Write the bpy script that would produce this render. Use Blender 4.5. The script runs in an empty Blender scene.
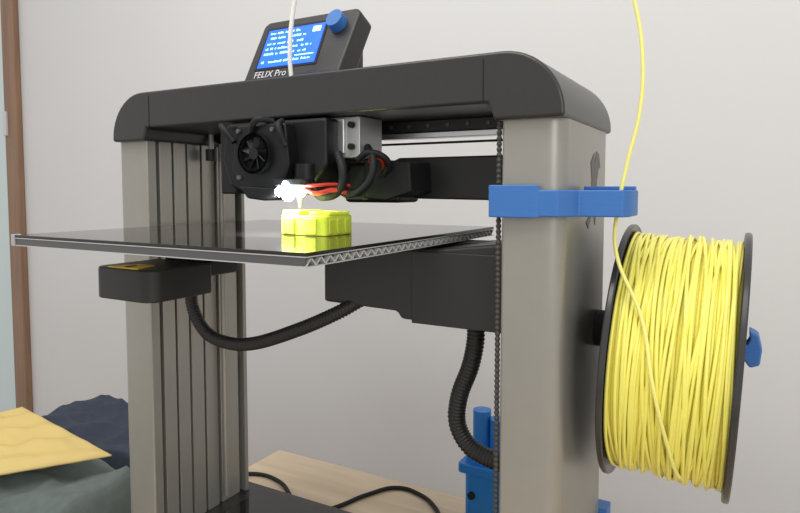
import bpy, bmesh, math, random
from mathutils import Vector, Matrix, Euler
from mathutils import noise as NZ
random.seed(7)
sc = bpy.context.scene
sc.view_settings.view_transform = 'Standard'
H0 = 1.2
COL = sc.collection

# ---------------- materials ----------------
def mat(name, col, rough=0.5, metal=0.0, noise=0.0, nscale=30, bump=0.0, emit=None, estr=0, coat=0, spec=0.5, stretch=None, sss=0):
    m = bpy.data.materials.new(name); m.use_nodes = True
    nt = m.node_tree; b = nt.nodes['Principled BSDF']
    b.inputs['Base Color'].default_value = (*col, 1)
    b.inputs['Roughness'].default_value = rough
    b.inputs['Metallic'].default_value = metal
    b.inputs['Specular IOR Level'].default_value = spec
    b.inputs['Coat Weight'].default_value = coat
    if sss:
        b.inputs['Subsurface Weight'].default_value = sss
        b.inputs['Subsurface Radius'].default_value = (1,1,.3)
        b.inputs['Subsurface Scale'].default_value = .006
    if emit:
        b.inputs['Emission Color'].default_value = (*emit, 1)
        b.inputs['Emission Strength'].default_value = estr
    if noise or bump:
        tc = nt.nodes.new('ShaderNodeTexCoord'); mp = nt.nodes.new('ShaderNodeMapping')
        if stretch: mp.inputs['Scale'].default_value = stretch
        nz = nt.nodes.new('ShaderNodeTexNoise'); nz.inputs['Scale'].default_value = nscale
        nz.inputs['Detail'].default_value = 5
        nt.links.new(tc.outputs['Object'], mp.inputs['Vector']); nt.links.new(mp.outputs['Vector'], nz.inputs['Vector'])
        if noise:
            mx = nt.nodes.new('ShaderNodeMix'); mx.data_type = 'RGBA'
            mx.inputs[6].default_value = (*[max(0, c*(1-noise)) for c in col], 1)
            mx.inputs[7].default_value = (*[min(1, c*(1+noise)) for c in col], 1)
            nt.links.new(nz.outputs['Fac'], mx.inputs[0]); nt.links.new(mx.outputs[2], b.inputs['Base Color'])
        if bump:
            bp = nt.nodes.new('ShaderNodeBump'); bp.inputs['Strength'].default_value = bump; bp.inputs['Distance'].default_value = 0.002
            nt.links.new(nz.outputs['Fac'], bp.inputs['Height']); nt.links.new(bp.outputs['Normal'], b.inputs['Normal'])
    return m

M_beige = mat('champagne_powdercoat', (0.33,0.315,0.28), 0.36, 0.4, 0.05, 60, 0.02)
M_beige2 = mat('anodised_alu', (0.38,0.36,0.32), 0.35, 0.5, 0.08, 40, 0.0, stretch=(20,20,.3))
M_alud = mat('alu_slot_dark', (0.05,0.045,0.04), 0.6)
M_black = mat('black_plastic', (0.020,0.019,0.019), 0.45, 0, 0.1, 200, 0.05)
M_head = mat('print_head_black', (0.008,0.008,0.009), 0.42, 0, spec=0.3)
M_cap = mat('black_cap', (0.030,0.027,0.027), 0.33, 0, 0.1, 300, 0.05)
M_dull = mat('black_dull', (0.010,0.010,0.011), 0.6, spec=.35)
M_hose = mat('black_hose', (0.015,0.014,0.014), 0.5)
M_glass = mat('bed_black_glass', (0.014,0.011,0.011), 0.09, 0, 0.2, 20, spec=0.5)
M_poly = mat('polycarbonate', (0.50,0.50,0.49), 0.35)
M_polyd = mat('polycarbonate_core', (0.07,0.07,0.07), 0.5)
M_alu = mat('bright_alu', (0.75,0.75,0.74), 0.3, 0.9)
M_alum = mat('matte_alu', (0.5,0.5,0.5), 0.45, 0.6)
M_edge = mat('bed_edge_grey', (0.10,0.10,0.10), 0.4, 0.2)
M_blue = mat('blue_pla', (0.04,0.16,0.46), 0.45, 0, 0.08, 80, 0.1, stretch=(1,1,12))
M_bluel = mat('light_blue_pla', (0.02,0.22,0.66), 0.4)
M_yel = mat('yellow_filament', (0.92,0.85,0.17), 0.28, 0, 0.06, 50)
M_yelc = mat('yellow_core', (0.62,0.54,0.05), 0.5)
M_yelt = mat('yellow_strand_pale', (0.92,0.86,0.25), 0.35)
M_ptfe = mat('ptfe_tube', (0.88,0.87,0.80), 0.3)
M_print = mat('lime_print', (0.72,0.85,0.06), 0.4, 0, 0.06, 60, 0.12, stretch=(1,1,20), sss=.5)
M_red = mat('red_wire', (0.50,0.03,0.02), 0.4)
M_lcd = mat('lcd_blue', (0.0,0.02,0.5), 0.3, emit=(0.008,0.095,1.0), estr=2.4)
M_lcdt = mat('lcd_text', (0.4,0.7,1), 0.4, emit=(0.40,0.80,1.0), estr=1.8)
M_white = mat('white_ink', (0.6,0.6,0.6), 0.5)
M_led = mat('led', (1,1,1), 0.4, emit=(0.85,1.0,1.0), estr=60)
M_flange = mat('spool_flange', (0.035,0.033,0.033), 0.25, 0)
M_warn = mat('warning_yellow', (0.95,0.65,0.02), 0.5)
M_env = mat('padded_kraft', (0.66,0.49,0.17), 0.6, 0, 0.1, 15, 0.5)
M_cloth = mat('grey_green_cloth', (0.125,0.15,0.14), 0.9, 0, 0.25, 60, 0.8)
M_navy = mat('slate_blue_cloth', (0.035,0.045,0.068), 0.9, 0, 0.3, 80, 0.8)
M_paper = mat('pale_green_paper', (0.62,0.72,0.45), 0.7)
M_logo = mat('logo_dark', (0.06,0.055,0.05), 0.4)
M_scr = mat('wall_scuff_paint', (0.42,0.38,0.36), 0.8)

def wood(name, c1, c2, scale=(1,12,12), sc_=3):
    m = bpy.data.materials.new(name); m.use_nodes = True; nt = m.node_tree; b = nt.nodes['Principled BSDF']
    tc = nt.nodes.new('ShaderNodeTexCoord'); mp = nt.nodes.new('ShaderNodeMapping'); mp.inputs['Scale'].default_value = scale
    nz = nt.nodes.new('ShaderNodeTexNoise'); nz.inputs['Scale'].default_value = sc_; nz.inputs['Detail'].default_value = 8; nz.inputs['Distortion'].default_value = .6
    r = nt.nodes.new('ShaderNodeValToRGB'); r.color_ramp.elements[0].position=.35; r.color_ramp.elements[1].position=.68
    r.color_ramp.elements[0].color = (*c1,1); r.color_ramp.elements[1].color = (*c2,1)
    nt.links.new(tc.outputs['Object'], mp.inputs[0]); nt.links.new(mp.outputs[0], nz.inputs['Vector'])
    nt.links.new(nz.outputs['Fac'], r.inputs[0]); nt.links.new(r.outputs[0], b.inputs['Base Color'])
    b.inputs['Roughness'].default_value = .5
    return m
M_table = wood('table_pine', (0.58,0.45,0.31), (0.72,0.58,0.41))
M_trim = wood('trim_wood', (0.22,0.125,0.075), (0.31,0.18,0.105), (12,12,1))
M_floor = wood('floor_wood', (0.20,0.14,0.09), (0.32,0.23,0.15))
M_wall = mat('wall_paint', (0.67,0.66,0.652), 0.8, 0, 0.035, 2.5, 0.03)
M_walls = mat('door_paint', (0.62,0.71,0.71), 0.6, 0, 0.02, 3)

# ---------------- helpers ----------------
def setpar(o, p):
    o.parent = p; o.matrix_parent_inverse = Matrix.Translation(-Vector(p['wl']))
def empty(name, loc, parent=None):
    e = bpy.data.objects.new(name, None); COL.objects.link(e)
    e.location = loc; e['wl'] = list(loc); e.empty_display_size = .02
    if parent: setpar(e, parent)
    return e
def add(name, bm, m, parent=None, smooth=False, bevel=0, seg=2, mtx=None, ang=35):
    bmesh.ops.recalc_face_normals(bm, faces=bm.faces)
    if mtx is not None: bm.transform(mtx)
    c = Vector((0,0,0))
    for v in bm.verts: c += v.co
    c /= max(1, len(bm.verts))
    bm.transform(Matrix.Translation(-c))
    me = bpy.data.meshes.new(name); bm.to_mesh(me); bm.free()
    me.materials.append(m)
    o = bpy.data.objects.new(name, me); COL.objects.link(o); o.location = c
    if smooth:
        for p in me.polygons: p.use_smooth = True
    if bevel:
        bv = o.modifiers.new('bevel','BEVEL'); bv.width = bevel; bv.segments = seg; bv.limit_method='ANGLE'; bv.angle_limit=math.radians(ang)
        for p in me.polygons: p.use_smooth = True
        bv.harden_normals = True
    if parent: setpar(o, parent)
    return o
def bbox_into(bm, x0,x1,y0,y1,z0,z1, mtx=None):
    vs = [bm.verts.new((x,y,z)) for x in (x0,x1) for y in (y0,y1) for z in (z0,z1)]
    for f in [(0,1,3,2),(4,6,7,5),(0,4,5,1),(2,3,7,6),(0,2,6,4),(1,5,7,3)]:
        bm.faces.new([vs[i] for i in f])
    if mtx is not None: bmesh.ops.transform(bm, matrix=mtx, verts=vs)
    return vs
TH0 = Matrix.Translation((0,0,H0))
def box(name, x0,x1,y0,y1,h0,h1, m, parent=None, bevel=0.001, seg=2, mtx=None):
    bm = bmesh.new(); bbox_into(bm, x0,x1,y0,y1,h0,h1)
    return add(name, bm, m, parent, bevel=bevel, seg=seg, mtx=TH0 if mtx is None else mtx)
def prism(name, pts, axis, a0, a1, m, parent=None, bevel=0, seg=2, mtx=None):
    bm = bmesh.new()
    def mk(p,a):
        return {'x':(a,p[0],p[1]),'y':(p[0],a,p[1]),'z':(p[0],p[1],a)}[axis]
    A = [bm.verts.new(mk(p,a0)) for p in pts]; B = [bm.verts.new(mk(p,a1)) for p in pts]
    bm.faces.new(A); bm.faces.new(B[::-1])
    n = len(pts)
    for i in range(n): bm.faces.new([A[i],A[(i+1)%n],B[(i+1)%n],B[i]])
    return add(name, bm, m, parent, bevel=bevel, seg=seg, mtx=TH0 if mtx is None else mtx)
def rrect(x0,x1,y0,y1,r,n=6):
    if not isinstance(r,(list,tuple)): r=[r]*4
    out=[]
    for (cx,cy,sx,sy,a0),rr in zip([(x1,y1,-1,-1,0),(x0,y1,1,-1,90),(x0,y0,1,1,180),(x1,y0,-1,1,270)],r):
        if rr==0: out.append((cx,cy)); continue
        ox,oy = cx+sx*rr, cy+sy*rr
        for i in range(n+1):
            a=math.radians(a0+90*i/n); out.append((ox+rr*math.cos(a), oy+rr*math.sin(a)))
    return out
def smooth_by_angle(o, ang=30):
    for p in o.data.polygons: p.use_smooth=True
    es = o.modifiers.new('es','EDGE_SPLIT'); es.split_angle=math.radians(ang)
def cyl(name, p0, p1, r, m, parent=None, seg=32, r2=None):
    p0=Vector(p0); p1=Vector(p1); p0.z+=H0; p1.z+=H0
    d=p1-p0; bm=bmesh.new()
    bmesh.ops.create_cone(bm, cap_ends=True, segments=seg, radius1=r, radius2=r if r2 is None else r2, depth=d.length)
    q = Vector((0,0,1)).rotation_difference(d).to_matrix().to_4x4()
    o = add(name,bm,m,parent,mtx=Matrix.Translation((p0+p1)/2)@q)
    smooth_by_angle(o); return o
def tube(name, pts, r, m, parent=None, raw=False, res=12):
    cu = bpy.data.curves.new(name,'CURVE'); cu.dimensions='3D'; cu.bevel_depth=r; cu.bevel_resolution=4; cu.resolution_u=res; cu.use_fill_caps=True
    sp = cu.splines.new('BEZIER'); c = Vector(pts[0])
    sp.bezier_points.add(len(pts)-1)
    for bp_,p in zip(sp.bezier_points, pts):
        bp_.co = Vector(p)-c; bp_.handle_left_type='AUTO'; bp_.handle_right_type='AUTO'
    o = bpy.data.objects.new(name,cu); COL.objects.link(o); cu.materials.append(m)
    o.location = c + (Vector((0,0,0)) if raw else Vector((0,0,H0)))
    if parent: setpar(o,parent)
    return o
def catmull(P, n=40):
    P=[Vector(p) for p in P]; P=[2*P[0]-P[1]]+P+[2*P[-1]-P[-2]]
    out=[]
    for i in range(1,len(P)-2):
        for k in range(n):
            t=k/n
            out.append(.5*((2*P[i])+(-P[i-1]+P[i+1])*t+(2*P[i-1]-5*P[i]+4*P[i+1]-P[i+2])*t*t+(-P[i-1]+3*P[i]-3*P[i+1]+P[i+2])*t**3))
    out.append(P[-2]); return out
def ribbed(name, pts, r, m, parent, pitch=.0035, amp=.10):
    C = catmull(pts,60)
    L=[0]
    for a,b in zip(C,C[1:]): L.append(L[-1]+(b-a).length)
    n=int(L[-1]/(pitch/4)); bm=bmesh.new(); rings=[]; j=0
    for i in range(n+1):
        s=L[-1]*i/n
        while j<len(L)-2 and L[j+1]<s: j+=1
        t=(s-L[j])/max(1e-9,L[j+1]-L[j]); c=C[j].lerp(C[j+1],t); d=(C[j+1]-C[j]).normalized()
        u=d.cross(Vector((0,1,0.02))).normalized(); w=d.cross(u)
        rr=r*(1+amp*(1 if (i%4)<2 else -1)*.5)
        rings.append([bm.verts.new(c+rr*(math.cos(a)*u+math.sin(a)*w)) for a in [2*math.pi*k/18 for k in range(18)]])
    for A,B in zip(rings,rings[1:]):
        for k in range(18): bm.faces.new([A[k],A[(k+1)%18],B[(k+1)%18],B[k]])
    bm.faces.new(rings[0]); bm.faces.new(rings[-1][::-1])
    return add(name,bm,m,parent,smooth=True,mtx=TH0)
def rawbox(name,x0,x1,y0,y1,z0,z1,m,parent=None,bevel=0):
    bm=bmesh.new(); bbox_into(bm,x0,x1,y0,y1,z0,z1); return add(name,bm,m,parent,bevel=bevel)

# ---------------- room ----------------
ZT=.75
WY=.66
rawbox('floor',-2.6,2.2,-2.4,WY,-.05,0,M_floor)
rawbox('wall_back',-1.68,2.2,WY,WY+.1,0,2.6,M_wall)
door = empty('door_1',(-2.1,WY+.03,0))
rawbox('door_leaf',-2.6,-1.68,WY+.03,WY+.08,0,2.6,M_walls,door)
tr = empty('trim_1',(-1.645,WY-.01,0))
rawbox('post',-1.675,-1.612,WY-.022,WY,0,2.6,M_trim,tr,bevel=.004)
rawbox('hinge_plate',-1.674,-1.656,WY-.028,WY-.021,1.37,1.445,M_white,tr,bevel=.001)
WM = empty('wall_scuff_marks',(.75,WY-.0005,1.04))
for i,(x,z,l,a) in enumerate([(.71,1.035,.030,-.1),(.745,1.030,.02,.15),(.79,1.045,.014,-.5),(.80,1.026,.02,.1)]):
    bm=bmesh.new(); bbox_into(bm,-l/2,l/2,-.0004,.0004,-.0012,.0012)
    add('scuff_%d'%(i+1),bm,M_scr,WM,mtx=Matrix.Translation((x,WY-.0005,z))@Matrix.Rotation(a,4,'Y'))

# ---------------- table ----------------
tb = empty('wooden_table',(.45,0,ZT))
rawbox('table_top',-.32,1.2,-.42,.345,ZT-.028,ZT,M_table,tb,bevel=.002)
for i,(x,y) in enumerate([(-.28,-.38),(-.28,.30),(1.15,-.38),(1.15,.30)]):
    rawbox('leg_%d'%(i+1),x-.022,x+.022,y-.022,y+.022,0,ZT-.028,M_table,tb,bevel=.003)
for i,(a,b,c,d) in enumerate([(-.26,1.13,-.39,-.37),(-.26,1.13,.29,.31)]):
    rawbox('apron_%d'%(i+1),a,b,c,d,ZT-.10,ZT-.028,M_table,tb,bevel=.002)

# ---------------- printer ----------------
PR = empty('desktop_3d_printer',(0,.08,ZT))
prism('base', rrect(-.262,.262,-.03,.172,.02), 'z', -.444,-.412, M_cap, PR, bevel=.003)
prism('base_tray', rrect(-.19,.19,-.01,.155,.01), 'z', -.412,-.409, M_glass, PR)
for i,(x,y) in enumerate([(-.22,0),(.22,0),(-.22,.14),(.22,.14)]):
    cyl('foot_%d'%(i+1),(x,y,-.45),(x,y,-.444),.016,M_dull,PR)
rc = prism('right_column', rrect(.2087,.2585,0,.166,[.016,.003,.004,.016],8),'z',-.412,.056,M_beige,PR); smooth_by_angle(rc)
y0=.075
lg=[(.0,0),(.012,.004),(.020,.018),(.022,.036),(.016,.050),(.030,.058),(.034,.050),(.040,.060),(.052,.058),(.060,.046),(.052,.046),(.044,.034),(.046,.010),(.040,-.004),(.034,.002),(.036,.028),(.028,.022),(.020,.002),(.010,-.006)]
prism('column_logo',[(y0+a*.9,-.028+b*1.05) for a,b in lg],'x',.2583,.2589,M_logo,PR)
box('column_blue_clip',.245,.266,.155,.176,-.345,-.320,M_blue,PR)
prism('left_column_front_sheet', rrect(-.259,-.211,0,.012,[0,.0,.006,.002],5),'z',-.412,.056,M_beige,PR)
box('left_column_outer_sheet',-.259,-.255,.012,.162,-.412,.056,M_beige,PR)
box('left_column_core',-.254,-.232,.012,.160,-.412,.056,M_alud,PR)
def extr(name,y0,y1,x1=-.212):
    c=(y0+y1)/2; g=.0016
    pts=[(-.234,y0),(x1,y0),(x1,c-g),(x1-.003,c-g),(x1-.003,c-g-.002),(x1-.010,c-g-.002),(x1-.010,c+g+.002),(x1-.003,c+g+.002),(x1-.003,c+g),(x1,c+g),(x1,y1),(-.234,y1)]
    prism(name,pts,'z',-.412,.066,M_beige2,PR,bevel=.0006)
extr('left_extrusion_1',.018,.056)
extr('left_extrusion_2',.061,.103,-.214)
box('left_back_flange',-.232,-.214,.108,.140,-.412,.056,M_beige2,PR)
box('left_back_sheet',-.255,-.209,.146,.152,-.412,.056,M_beige,PR)
cyl('left_guide_rod',(-.2065,.108,-.40),(-.2065,.108,.068),.0035,M_beige2,PR)
cyl('left_rod_clamp',(-.199,.085,.036),(-.199,.085,.050),.007,M_black,PR)
cyl('left_rod_clamp_pin',(-.199,.085,.05),(-.199,.085,.068),.003,M_alum,PR)
def arch():
    xo=.2605; xl=-.2595; top=.108; r=.05; bt=.055
    pts=[(xo,bt)]; n=12
    for i in range(n+1):
        a=math.radians(90*i/n); pts.append((xo-r+r*math.cos(a), top-r+r*math.sin(a)))
    for i in range(n+1):
        a=math.radians(90+90*i/n); pts.append((xl+r+r*math.cos(a), top-r+r*math.sin(a)))
    pts+=[(xl,bt),(-.206,bt),(-.202,.0685),(.200,.0685),(.205,bt)]
    return pts
prism('bridge_cover',arch(),'y',-.008,.168,M_cap,PR,bevel=.005,seg=3)
for k,sx in enumerate((-1,1)):
    box('bridge_seam_%d'%(k+1),sx*.196-.0004,sx*.196+.0004,-.0084,-.0078,.069,.103,M_dull,PR,bevel=0)
box('rail_backplate',-.205,.2087,.100,.106,.058,.069,M_dull,PR)
box('x_rail_black',.045,.2087,.078,.100,.0575,.0685,M_black,PR)
for i in range(7):
    cyl('rail_bolt_%d'%i,(.062+i*.021,.0785,.063),(.062+i*.021,.0768,.063),.002,M_edge,PR,seg=12)
box('x_rail_silver',.045,.2087,.082,.096,.0515,.0573,M_alu,PR,bevel=.0008)
box('x_rail_lower_edge',.045,.2087,.082,.086,.0455,.0475,M_dull,PR,bevel=0)
prism('x_beam_cover',[(.050,-.008),(.2087,-.010),(.2087,.032),(.075,.032),(.060,.026),(.046,.004)],'y',.070,.105,M_black,PR,bevel=.002)
# print head
hp=[(-.078,.066),(-.084,.030),(-.074,.004),(-.050,-.006),(.010,-.004),(.030,.004),(.046,.022),(.046,.066)]
prism('print_head_body',hp,'y',-.012,.055,M_head,PR,bevel=.004,seg=3)
prism('print_head_shroud',[(-.050,.062),(-.058,.020),(-.040,.000),(.004,-.002),(.014,.024),(.010,.062)],'y',-.026,-.010,M_head,PR,bevel=.003)
box('head_left_plate',-.098,-.076,.0,.050,-.004,.064,M_dull,PR,bevel=.002)
bm=bmesh.new()
for k in range(9):
    a=2*math.pi*k/9
    T=Matrix.Translation((-.024,-.028,.034+H0))@Matrix.Rotation(a,4,'Y')@Matrix.Translation((.009,0,0))@Matrix.Rotation(.6,4,'X')
    bbox_into(bm,-.006,.006,-.0005,.0005,-.003,.003,T)
add('fan_blades',bm,M_head,PR)
cyl('fan_hub',(-.024,-.026,.034),(-.024,-.031,.034),.0055,M_head,PR)
bm=bmesh.new()
for k in range(32):
    a0=2*math.pi*k/32;a1=2*math.pi*(k+1)/32
    P=[bm.verts.new((-.024+r*math.cos(a),y,.034+H0+r*math.sin(a))) for a in (a0,a1) for r in (.0165,.019) for y in (-.032,-.025)]
    for f in [(0,1,3,2),(4,6,7,5),(0,4,5,1),(2,3,7,6)]: bm.faces.new([P[i] for i in f])
bmesh.ops.remove_doubles(bm,verts=bm.verts,dist=1e-5)
add('fan_ring',bm,M_head,PR)
for i,(x,y) in enumerate([(-.046,.056),(-.004,.056),(-.046,.012)]):
    cyl('head_screw_%d'%i,(x,-.026,y),(x,-.0285,y),.0022,M_edge,PR,seg=12)
prism('fan_duct',[(-.045,.004),(-.034,-.008),(-.014,-.010),(.000,-.008),(.004,.002)],'y',-.030,.0,M_head,PR,bevel=.002)
for i,(x0,z0,x1,z1) in enumerate([(-.075,.062,-.052,.046),(.0,.064,.012,.040),(-.01,.064,-.03,.054)]):
    tube('head_cable_%d'%(i+1),[(x0,-.018,z0),((x0+x1)/2,-.030,(z0+z1)/2+.006),(x1,-.027,z1)],.003,M_dull,PR)
cyl('heatsink_1',(.022,-.012,.024),(.022,-.012,.006),.010,M_head,PR)
box('heater_block',.012,.030,-.026,-.004,-.004,.005,M_alum,PR)
cyl('nozzle',(.020,-.018,-.004),(.020,-.018,-.0165),.0042,M_alu,PR,r2=.0008)
prism('led_bracket',[(.0,.010),(.036,.010),(.034,.004),(.004,.004)],'y',-.034,-.020,M_dull,PR,bevel=.001)
for i,(x,y,h,r) in enumerate([(.008,-.031,-.0015,.0046),(.019,-.033,-.0045,.0058),(.031,-.031,-.0020,.0046),(.017,-.034,.0050,.0032)]):
    bm=bmesh.new(); bmesh.ops.create_uvsphere(bm,u_segments=16,v_segments=10,radius=r)
    add('led_%d'%(i+1),bm,M_led,PR,smooth=True,mtx=Matrix.Translation((x,y,h+H0)))
# gear block
box('gear_block',.034,.068,.010,.050,.030,.068,M_alum,PR,bevel=.0012)
box('gear_block_plate',.040,.052,.007,.010,.034,.066,M_alu,PR,bevel=.0008)
cyl('gear_block_bolt_1',(.060,.010,.060),(.060,.006,.060),.003,M_dull,PR,seg=16)
cyl('gear_block_bolt_2',(.060,.010,.040),(.060,.006,.040),.003,M_dull,PR,seg=16)
box('carriage_lower',.036,.098,.030,.072,-.012,.026,M_head,PR,bevel=.004)
prism('carriage_clip',[(.06,.030),(.11,.026),(.112,-.002),(.085,-.010),(.06,-.008)],'y',.028,.074,M_dull,PR,bevel=.002)
tube('red_wire_1',[(.030,-.022,.000),(.042,-.022,-.003),(.052,-.012,.0),(.062,.0,-.003)],.0022,M_red,PR)
tube('red_wire_2',[(.030,-.024,.004),(.040,-.024,.004),(.050,-.014,.005),(.060,.005,.004)],.0016,M_red,PR)
tube('red_wire_3',[(.072,.02,.026),(.080,.014,.031),(.086,.018,.028),(.084,.028,.020)],.0018,M_red,PR)
tube('black_cable_1',[(.05,.0,.034),(.060,-.006,.016),(.056,-.006,.0),(.04,-.01,-.006),(.03,-.01,.0)],.004,M_dull,PR)
tube('black_cable_2',[(.07,.02,.040),(.084,.008,.026),(.080,.004,.006),(.062,.0,-.004),(.05,.0,.002)],.0035,M_dull,PR)
tube('black_cable_3',[(.08,.03,.012),(.092,.02,.026),(.078,.01,.034),(.066,.01,.028)],.003,M_dull,PR)

# bed
BX0,BX1,BY0,BY1=-.192,.138,-.160,.170
box('bed_glass',BX0,BX1,BY0,BY1,-.0424,-.0400,M_glass,PR,bevel=.0005)
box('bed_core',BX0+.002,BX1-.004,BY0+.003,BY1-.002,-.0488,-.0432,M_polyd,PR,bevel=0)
box('bed_sheet_top',BX0,BX1,BY0,BY1,-.0432,-.0425,M_poly,PR,bevel=0)
box('bed_sheet_bottom',BX0,BX1,BY0,BY1,-.0496,-.0489,M_poly,PR,bevel=0)
PT=.0052
bm=bmesh.new(); n=int((BY1-BY0)/PT)
for i in range(n):
    y=BY0+i*PT; za,zb=(-.0489,-.0437) if i%2==0 else (-.0437,-.0489)
    t=.0011; xa,xb=BX1-.006,BX1
    v=[bm.verts.new(p) for p in [(xa,y,za-t*.3),(xb,y,za-t*.3),(xb,y+PT,zb-t*.3),(xa,y+PT,zb-t*.3),(xa,y+t,za),(xb,y+t,za),(xb,y+PT+t,zb),(xa,y+PT+t,zb)]]
    for f in [(0,1,2,3),(4,7,6,5),(0,4,5,1),(3,2,6,7),(1,5,6,2),(0,3,7,4)]: bm.faces.new([v[k] for k in f])
add('bed_corrugation',bm,M_poly,PR,mtx=TH0)
box('bed_front_strip',BX0,BX1-.001,BY0+.0004,BY0+.002,-.0489,-.0432,M_edge,PR,bevel=0)
box('bed_corner_clip',BX0-.001,BX0+.004,BY0-.001,BY0+.006,-.0500,-.0395,M_alum,PR,bevel=.0005)
# bed carriage
prism('bed_arm_box',rrect(-.160,-.080,-.105,-.030,[.004,.004,.012,.014],6),'z',-.102,-.072,M_black,PR,bevel=.002)
box('bed_arm_step',-.152,-.085,-.032,.010,-.086,-.072,M_black,PR,bevel=.002)
box('bed_arm_beam',-.150,-.088,-.030,.140,-.073,-.0505,M_dull,PR,bevel=.002)
box('bed_cross_beam',-.15,.16,.075,.115,-.074,-.0505,M_dull,PR,bevel=.002)
prism('warning_label',[(-.140,-.103),(-.098,-.103),(-.108,-.076),(-.130,-.076)],'z',-.0721,-.0712,M_warn,PR)
prism('warning_label_mark',[(-.122,-.098),(-.117,-.098),(-.118,-.088),(-.121,-.088)],'z',-.0712,-.0708,M_dull,PR)
# z housing
prism('z_carriage_housing',[(.011,-.112),(.095,-.114),(.100,-.121),(.2085,-.121),(.2085,-.045),(.14,-.053),(.020,-.060),(.011,-.068)],'y',.030,.135,M_black,PR,bevel=.003)
box('z_housing_cover',.112,.2085,.0285,.031,-.123,-.056,M_black,PR,bevel=.001)
ribbed('cable_hose_1',[(-.150,.02,-.086),(-.163,.02,-.102),(-.166,.02,-.130),(-.146,.02,-.158),(-.112,.02,-.167),(-.07,.02,-.162),(-.01,.02,-.140),(.03,.028,-.121),(.05,.040,-.108)],.0068,M_hose,PR)
ribbed('cable_hose_2',[(.163,.06,-.120),(.163,.06,-.140),(.158,.06,-.165),(.147,.06,-.195),(.145,.06,-.222),(.158,.06,-.242),(.182,.06,-.250),(.212,.06,-.252)],.0082,M_hose,PR)
bm=bmesh.new(); rings=[]; z=-.412; k=0
while z<.056:
    r=.0024 if k%2==0 else .0015
    rings.append([bm.verts.new((.2055+r*math.cos(a),.004+r*math.sin(a),z)) for a in [2*math.pi*j/12 for j in range(12)]])
    z+=.0022; k+=1
for A,B in zip(rings,rings[1:]):
    for j in range(12): bm.faces.new([A[j],A[(j+1)%12],B[(j+1)%12],B[j]])
add('lead_screw',bm,M_alud,PR,mtx=TH0)

# display
D = Matrix.Translation((-.0085,.006,.1075+H0))@Matrix.Rotation(math.radians(-26),4,'X')@Matrix.Diagonal((.95,1,1.03,1))
prism('display_body',[(-.064,0),(.060,0),(.066,.066),(.060,.072),(-.056,.072),(-.061,.067)],'y',-.002,.022,M_black,PR,bevel=.003,mtx=D)
box('display_foot',-.04,.04,.03,.06,.104,.150,M_black,PR)
box('lcd_frame',-.052,.029,-.0026,-.0015,.012,.062,M_dull,PR,bevel=0,mtx=D)
box('lcd_screen',-.049,.026,-.0030,-.0020,.0145,.059,M_lcd,PR,bevel=0,mtx=D)
bm=bmesh.new()
def glyphs(x,xe,z0,h):
    while x<xe:
        w=random.uniform(.0008,.0014)
        if random.random()<.75: bbox_into(bm,x,x+w,-.0034,-.0030,z0,z0+h*random.uniform(.5,1))
        x+=w+.0010
glyphs(-.045,-.004,.0535,.0026); bbox_into(bm,.012,.022,-.0034,-.0030,.050,.056)
glyphs(-.045,.004,.0475,.0026)
for r in range(3): glyphs(-.045,[.004,.018,.010][r],.0410-.0062*r,.0026)
bbox_into(bm,-.002,.022,-.0034,-.0030,.0240,.0250)
glyphs(-.045,.018,.0190,.0026)
add('lcd_text',bm,M_lcdt,PR,mtx=D)
def mcyl(name,c,r,ya,yb,m,mtx):
    bm=bmesh.new(); bmesh.ops.create_cone(bm,cap_ends=True,segments=32,radius1=r,radius2=r*.93,depth=abs(yb-ya))
    o=add(name,bm,m,PR,mtx=mtx@Matrix.Translation((c[0],(ya+yb)/2,c[1]))@Matrix.Rotation(math.radians(90),4,'X')); smooth_by_angle(o)
mcyl('display_knob',(.043,.055),.0098,-.012,-.002,M_blue,D)
fc=bpy.data.curves.new('display_label','FONT'); fc.body='FELIX Pro 1'; fc.size=.0105; fc.extrude=.0002; fc.materials.append(M_white)
fo=bpy.data.objects.new('display_label',fc); COL.objects.link(fo)
fo.parent=PR; fo.matrix_parent_inverse=Matrix.Translation(-Vector(PR['wl']))
fo.matrix_basis=D@Matrix.Translation((-.050,-.0024,.0030))@Matrix.Rotation(math.radians(90),4,'X')

tube('feed_tube',[(.001,-.004,.100),(.002,-.008,.125),(.008,-.010,.165),(.020,-.010,.205),(.027,-.008,.26),(.05,.0,.34)],.0021,M_ptfe,PR)

# blue filament guide bracket
prism('guide_bracket',[(.2015,-.007),(.256,-.007),(.264,.002),(.268,.010),(.300,.012),(.304,.018),(.304,.056),(.298,.062),(.262,.062),(.2598,.056),(.2598,.010),(.256,.0),(.2080,-.0008),(.2015,-.0008)],'z',-.0205,.0000,M_blue,PR,bevel=.0012)
prism('guide_bracket_lip',[(.2015,-.009),(.234,-.009),(.243,-.0065),(.2015,-.0065)],'z',-.0215,.0040,M_blue,PR,bevel=.001)
prism('guide_bracket_rib',[(.262,.050),(.302,.050),(.302,.060),(.262,.060)],'z',-.0002,.0030,M_blue,PR,bevel=.0008)
# spool holder
SC=Vector((.3300,.126,-.147))
cyl('spool_holder_base',(.2585,.126,-.130),(.268,.126,-.130),.017,M_dull,PR)
cyl('spool_holder_rod',(.262,.126,-.130),(.381,.126,-.134),.009,M_dull,PR)
bk=[(.0,-.006),(.010,-.016),(.020,-.013),(.022,.0),(.018,.013),(.008,.017),(.009,.009),(.006,.004),(.0,.005)]
prism('spool_retainer_hook',[(.379+a*.70,-.131+b*.95) for a,b in bk],'y',.106,.126,M_blue,PR,bevel=.0015)

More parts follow.
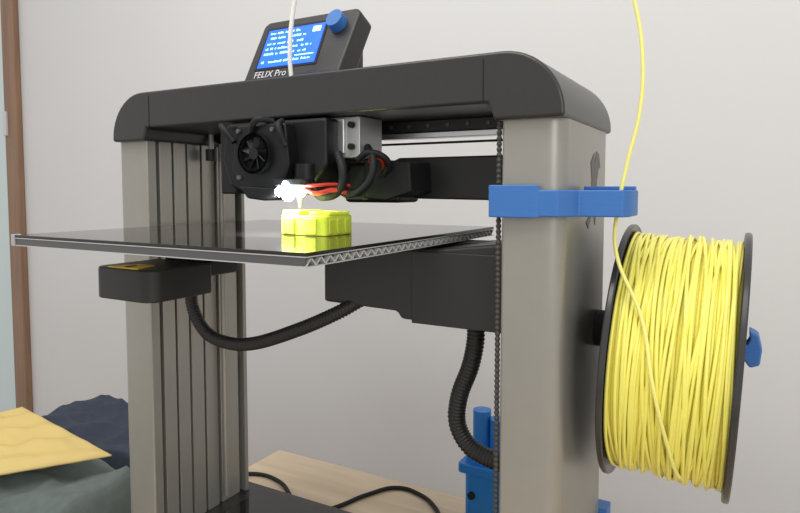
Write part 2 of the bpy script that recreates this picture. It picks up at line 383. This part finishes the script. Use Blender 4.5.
# ---------------- spool ----------------
SP = empty('filament_spool',(SC.x,SC.y,SC.z+H0))
SM = Matrix.Translation((SC.x,SC.y,SC.z+H0))@Matrix.Rotation(math.radians(1.2),4,'Z')@Matrix.Rotation(math.radians(3.0),4,'Y')
R=.1135; W=.0925
def lathe(name,prof,m,seg=96):
    bm=bmesh.new(); rings=[]
    for k in range(seg):
        a=2*math.pi*k/seg
        rings.append([bm.verts.new((x,r*math.cos(a),r*math.sin(a))) for x,r in prof])
    n=len(prof)
    for k in range(seg):
        A=rings[k];B=rings[(k+1)%seg]
        for i in range(n): bm.faces.new([A[i],A[(i+1)%n],B[(i+1)%n],B[i]])
    o=add(name,bm,m,SP,mtx=SM); smooth_by_angle(o); return o
for i,s in enumerate((-1,1)):
    x=s*W/2
    lathe('flange_%d'%(i+1),[(x-.0016,.027),(x-.0016,R-.003),(x-.0026,R-.001),(x-.0015,R),(x+.0015,R),(x+.0026,R-.001),(x+.0016,R-.003),(x+.0016,.027)],M_flange)
lathe('hub',[(-W/2,.0265),(-W/2,.032),(W/2,.032),(W/2,.0265)],M_flange)
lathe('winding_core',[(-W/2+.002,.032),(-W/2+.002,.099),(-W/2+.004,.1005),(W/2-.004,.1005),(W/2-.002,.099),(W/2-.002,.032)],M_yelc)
def curve_obj(name, polys, r, m):
    cu=bpy.data.curves.new(name,'CURVE'); cu.dimensions='3D'; cu.bevel_depth=r; cu.bevel_resolution=3
    for P in polys:
        sp=cu.splines.new('POLY'); sp.points.add(len(P)-1); sp.use_smooth=True
        for q,p in zip(sp.points,P): q.co=(*p,1)
    cu.materials.append(m)
    o=bpy.data.objects.new(name,cu); COL.objects.link(o)
    o.parent=SP; o.matrix_parent_inverse=Matrix.Translation(-Vector(SP['wl'])); o.matrix_basis=SM
    return o
hw=W/2-.0038
P=[]; turns=31
for i in range(turns*60+1):
    a=2*math.pi*i/60; t=i/(turns*60)
    P.append((-hw+2*hw*t, .1010*math.cos(a), .1010*math.sin(a)))
polys=[P]
for s in range(50):
    x0=-hw+2*hw*(s+random.random())/50; amp=random.uniform(-.011,.011); ph=random.uniform(0,6.28); dr=random.uniform(.1025,.1060); Q=[]
    pb=random.uniform(0,6.28)
    for i in range(73):
        a=2*math.pi*i/72
        x=x0+amp*math.sin(a+ph)+.0018*math.sin(2*a+pb)
        x=max(-hw,min(hw,x)); rr=dr+.0006*math.sin(3*a+pb)
        Q.append((x,rr*math.cos(a),rr*math.sin(a)))
    polys.append(Q)
curve_obj('wound_filament',polys,.00148,M_yel)
def onspool(x,ang,rr=.1082):
    a=math.radians(ang); return tuple(Matrix(SM)@Vector((x,-rr*math.cos(a),rr*math.sin(a)))-Vector((0,0,H0)))
strand=[onspool(.016,-56,.1035),onspool(.012,-46,.1078),onspool(.003,-24),onspool(-.009,0),onspool(-.021,25,.110)]
strand+=[(.292,.030,-.045),(.294,.030,-.010),(.299,.032,.02),(.307,.034,.06),(.308,.035,.10),(.302,.034,.14),(.290,.030,.18),(.274,.02,.24)]
tube('filament_strand',strand,.0015,M_yelt,SP)

# ---------------- printed part ----------------
PP=empty('printed_yellow_part',(.041,-.02,-.040+H0))
TP=Matrix.Translation((.003,0,H0))
prism('block_body',rrect(.013,.063,-.040,.001,[.003,.003,.002,.002],4),'z',-.0399,-.0225,M_print,PP,bevel=.0008,mtx=TP)
prism('block_top_left',rrect(.013,.034,-.038,-.002,.002,4),'z',-.0225,-.0180,M_print,PP,bevel=.0008,mtx=TP)
prism('block_top_right',rrect(.040,.063,-.036,-.002,.004,6),'z',-.0225,-.0190,M_print,PP,bevel=.0008,mtx=TP)
bm=bmesh.new()
for y in (-.033,-.021,-.009): bbox_into(bm,.0628,.0642,y-.0035,y+.0035,-.0385,-.0255)
for x in (.022,.046): bbox_into(bm,x-.0065,x+.0065,-.0410,-.0398,-.0385,-.0245)
add('block_ribs',bm,M_print,PP,bevel=.0005,mtx=TP)

# ---------------- blue tool holder ----------------
TH=empty('blue_plastic_tool_stand',(.09,.29,ZT))
prism('stand_body',rrect(.062,.118,.265,.315,.010),'z',-.45,-.340,M_bluel,TH,bevel=.003)
cyl('stand_cup_1',(.078,.290,-.341),(.078,.290,-.292),.012,M_bluel,TH)
cyl('stand_cup_2',(.103,.290,-.341),(.103,.290,-.300),.013,M_bluel,TH)
prism('stand_shelf',rrect(.056,.122,.258,.320,.006),'z',-.370,-.357,M_bluel,TH,bevel=.002)
cyl('stand_screw',(.074,.262,-.40),(.074,.268,-.40),.005,M_dull,TH)

PA=empty('green_paper_sheet',(.07,.2,ZT))
rawbox('sheet',.025,.20,.195,.258,ZT+.0004,ZT+.0012,M_paper,PA)
PC=empty('power_cable',(-.1,.25,ZT))
zc=ZT+.0035
tube('cord_1',[(-.31,.225,zc),(-.290,.246,zc),(-.243,.248,zc),(-.195,.221,zc),(-.17,.196,zc),(-.15,.185,zc)],.003,M_dull,PC,raw=True)
tube('cord_2',[(-.15,.185,zc),(-.13,.200,zc),(-.116,.223,zc),(-.095,.280,zc),(-.068,.318,zc),(-.03,.316,zc),(.007,.293,zc),(.025,.270,zc),(.04,.235,zc)],.003,M_dull,PC,raw=True)

# ---------------- left side furniture + cloth + envelope ----------------
ST=empty('side_table',(-.75,.1,.62))
rawbox('side_table_top',-1.00,-.345,-.35,.385,.60,.625,M_table,ST,bevel=.002)
for i,(x,y) in enumerate([(-.96,-.3),(-.96,.35),(-.39,-.3),(-.39,.35)]):
    rawbox('side_leg_%d'%(i+1),x-.02,x+.02,y-.02,y+.02,0,.60,M_table,ST,bevel=.002)
def mound(cx,cy,rx,ry,z0,hh,seed,fold=.02,n=80,sharp=5,tilt=0):
    bm=bmesh.new(); g=[]
    for i in range(n+1):
        row=[]
        for j in range(n+1):
            u=-1+2*i/n; v=-1+2*j/n
            x=u*math.sqrt(1-v*v/2*.5); y=v*math.sqrt(1-u*u/2*.5)
            e=max(0,1-max(abs(u),abs(v)))
            e=min(1,e*sharp); e=math.sin(e*math.pi/2)
            p=Vector((x*rx*9+seed,y*ry*9,seed))
            f=abs(NZ.noise(p))*.6+abs(NZ.noise(p*2.1+Vector((3,1,7))))*.5
            z=(hh-tilt*u)*e - fold*f*e
            X=cx+x*rx+.008*NZ.noise(p*1.5)*(1-e*.5); Y=cy+y*ry+.008*NZ.noise(p*1.5+Vector((9,9,9)))
            row.append(bm.verts.new((X,Y,z0+max(0,z))))
        g.append(row)
    for i in range(n):
        for j in range(n): bm.faces.new([g[i][j],g[i+1][j],g[i+1][j+1],g[i][j+1]])
    edge=[g[i][0] for i in range(n+1)]+[g[n][j] for j in range(1,n+1)]+[g[i][n] for i in range(n-1,-1,-1)]+[g[0][j] for j in range(n-1,0,-1)]
    bm.faces.new(edge[::-1])
    return bm
JK=empty('grey_green_jacket',(-.56,-.02,.625))
add('jacket_folds',mound(-.56,-.02,.21,.175,.6255,.170,1.3,fold=.035),M_cloth,JK,smooth=True)
JN=empty('folded_blue_trousers',(-.62,.28,.625))
add('trouser_folds',mound(-.63,.275,.21,.095,.6255,.135,5.1,fold=.03,tilt=.02),M_navy,JN,smooth=True)
EN=empty('padded_envelope',(-.58,.04,.80))
def envelope():
    bm=bmesh.new(); n=48
    C=[Vector((-.512,-.020,.808)),Vector((-.430,.100,.808)),Vector((-.645,.092,.846)),Vector((-.72,-.03,.822))]
    def lay(sgn):
        g=[]
        for i in range(n+1):
            r=[]
            for j in range(n+1):
                s=i/n;t=j/n; u=2*s-1; v=2*t-1
                b=C[0].lerp(C[1],s).lerp(C[3].lerp(C[2],s),t)
                e=(1-abs(u)**8)*(1-abs(v)**8)
                z=sgn*(.001+.009*e)+(.007*NZ.noise(Vector((u*2.5,v*2.5,sgn*3)))+.0035*math.sin(v*12+u*2))*e
                r.append(bm.verts.new(b+Vector((0,0,z))))
            g.append(r)
        for i in range(n):
            for j in range(n): bm.faces.new([g[i][j],g[i+1][j],g[i+1][j+1],g[i][j+1]])
        return g
    A=lay(1);B=lay(-1)
    def ed(g): return [g[i][0] for i in range(n+1)]+[g[n][j] for j in range(1,n+1)]+[g[i][n] for i in range(n-1,-1,-1)]+[g[0][j] for j in range(n-1,0,-1)]
    a=ed(A);b=ed(B)
    for k in range(len(a)): bm.faces.new([a[k],a[(k+1)%len(a)],b[(k+1)%len(a)],b[k]])
    return bm
add('envelope_body',envelope(),M_env,EN,smooth=True)

# ---------------- lights ----------------
w=bpy.data.worlds.new('room_ambient'); sc.world=w; w.use_nodes=True
w.node_tree.nodes['Background'].inputs[0].default_value=(1,.995,.985,1); w.node_tree.nodes['Background'].inputs[1].default_value=.72
def area(name,loc,target,size,power,col=(1,1,1)):
    l=bpy.data.lights.new(name,'AREA'); l.shape='RECTANGLE'; l.size=size[0]; l.size_y=size[1]; l.energy=power; l.color=col
    o=bpy.data.objects.new(name,l); COL.objects.link(o); o.location=loc
    o.rotation_euler=(Vector(target)-Vector(loc)).to_track_quat('-Z','Y').to_euler(); return o
area('ceiling_light',(-.1,-.6,2.5),(0,.2,1.1),(1.2,.8),17,(1,.985,.96))
area('window_light',(1.9,-1.6,1.9),(.2,.1,1.1),(1.0,1.2),15,(.95,.98,1))
pl=bpy.data.lights.new('head_led_light','SPOT'); pl.energy=2.2; pl.color=(.9,1,1); pl.shadow_soft_size=.004; pl.spot_size=math.radians(130); pl.spot_blend=.6
po=bpy.data.objects.new('head_led_light',pl); COL.objects.link(po); po.location=(.014,-.046,.002+H0); po.rotation_euler=(math.radians(20),0,0)

# ---------------- camera ----------------
cd=bpy.data.cameras.new('camera'); cam=bpy.data.objects.new('camera',cd); COL.objects.link(cam); sc.camera=cam
cd.sensor_width=36; cd.sensor_fit='HORIZONTAL'; cd.lens=36*625/800; cd.clip_start=.01
cd.shift_y=-(256.5-229)/800
cam.location=(.3848,-.4749,H0)
cam.rotation_euler=(math.radians(90-3.57),0,math.radians(29.5))
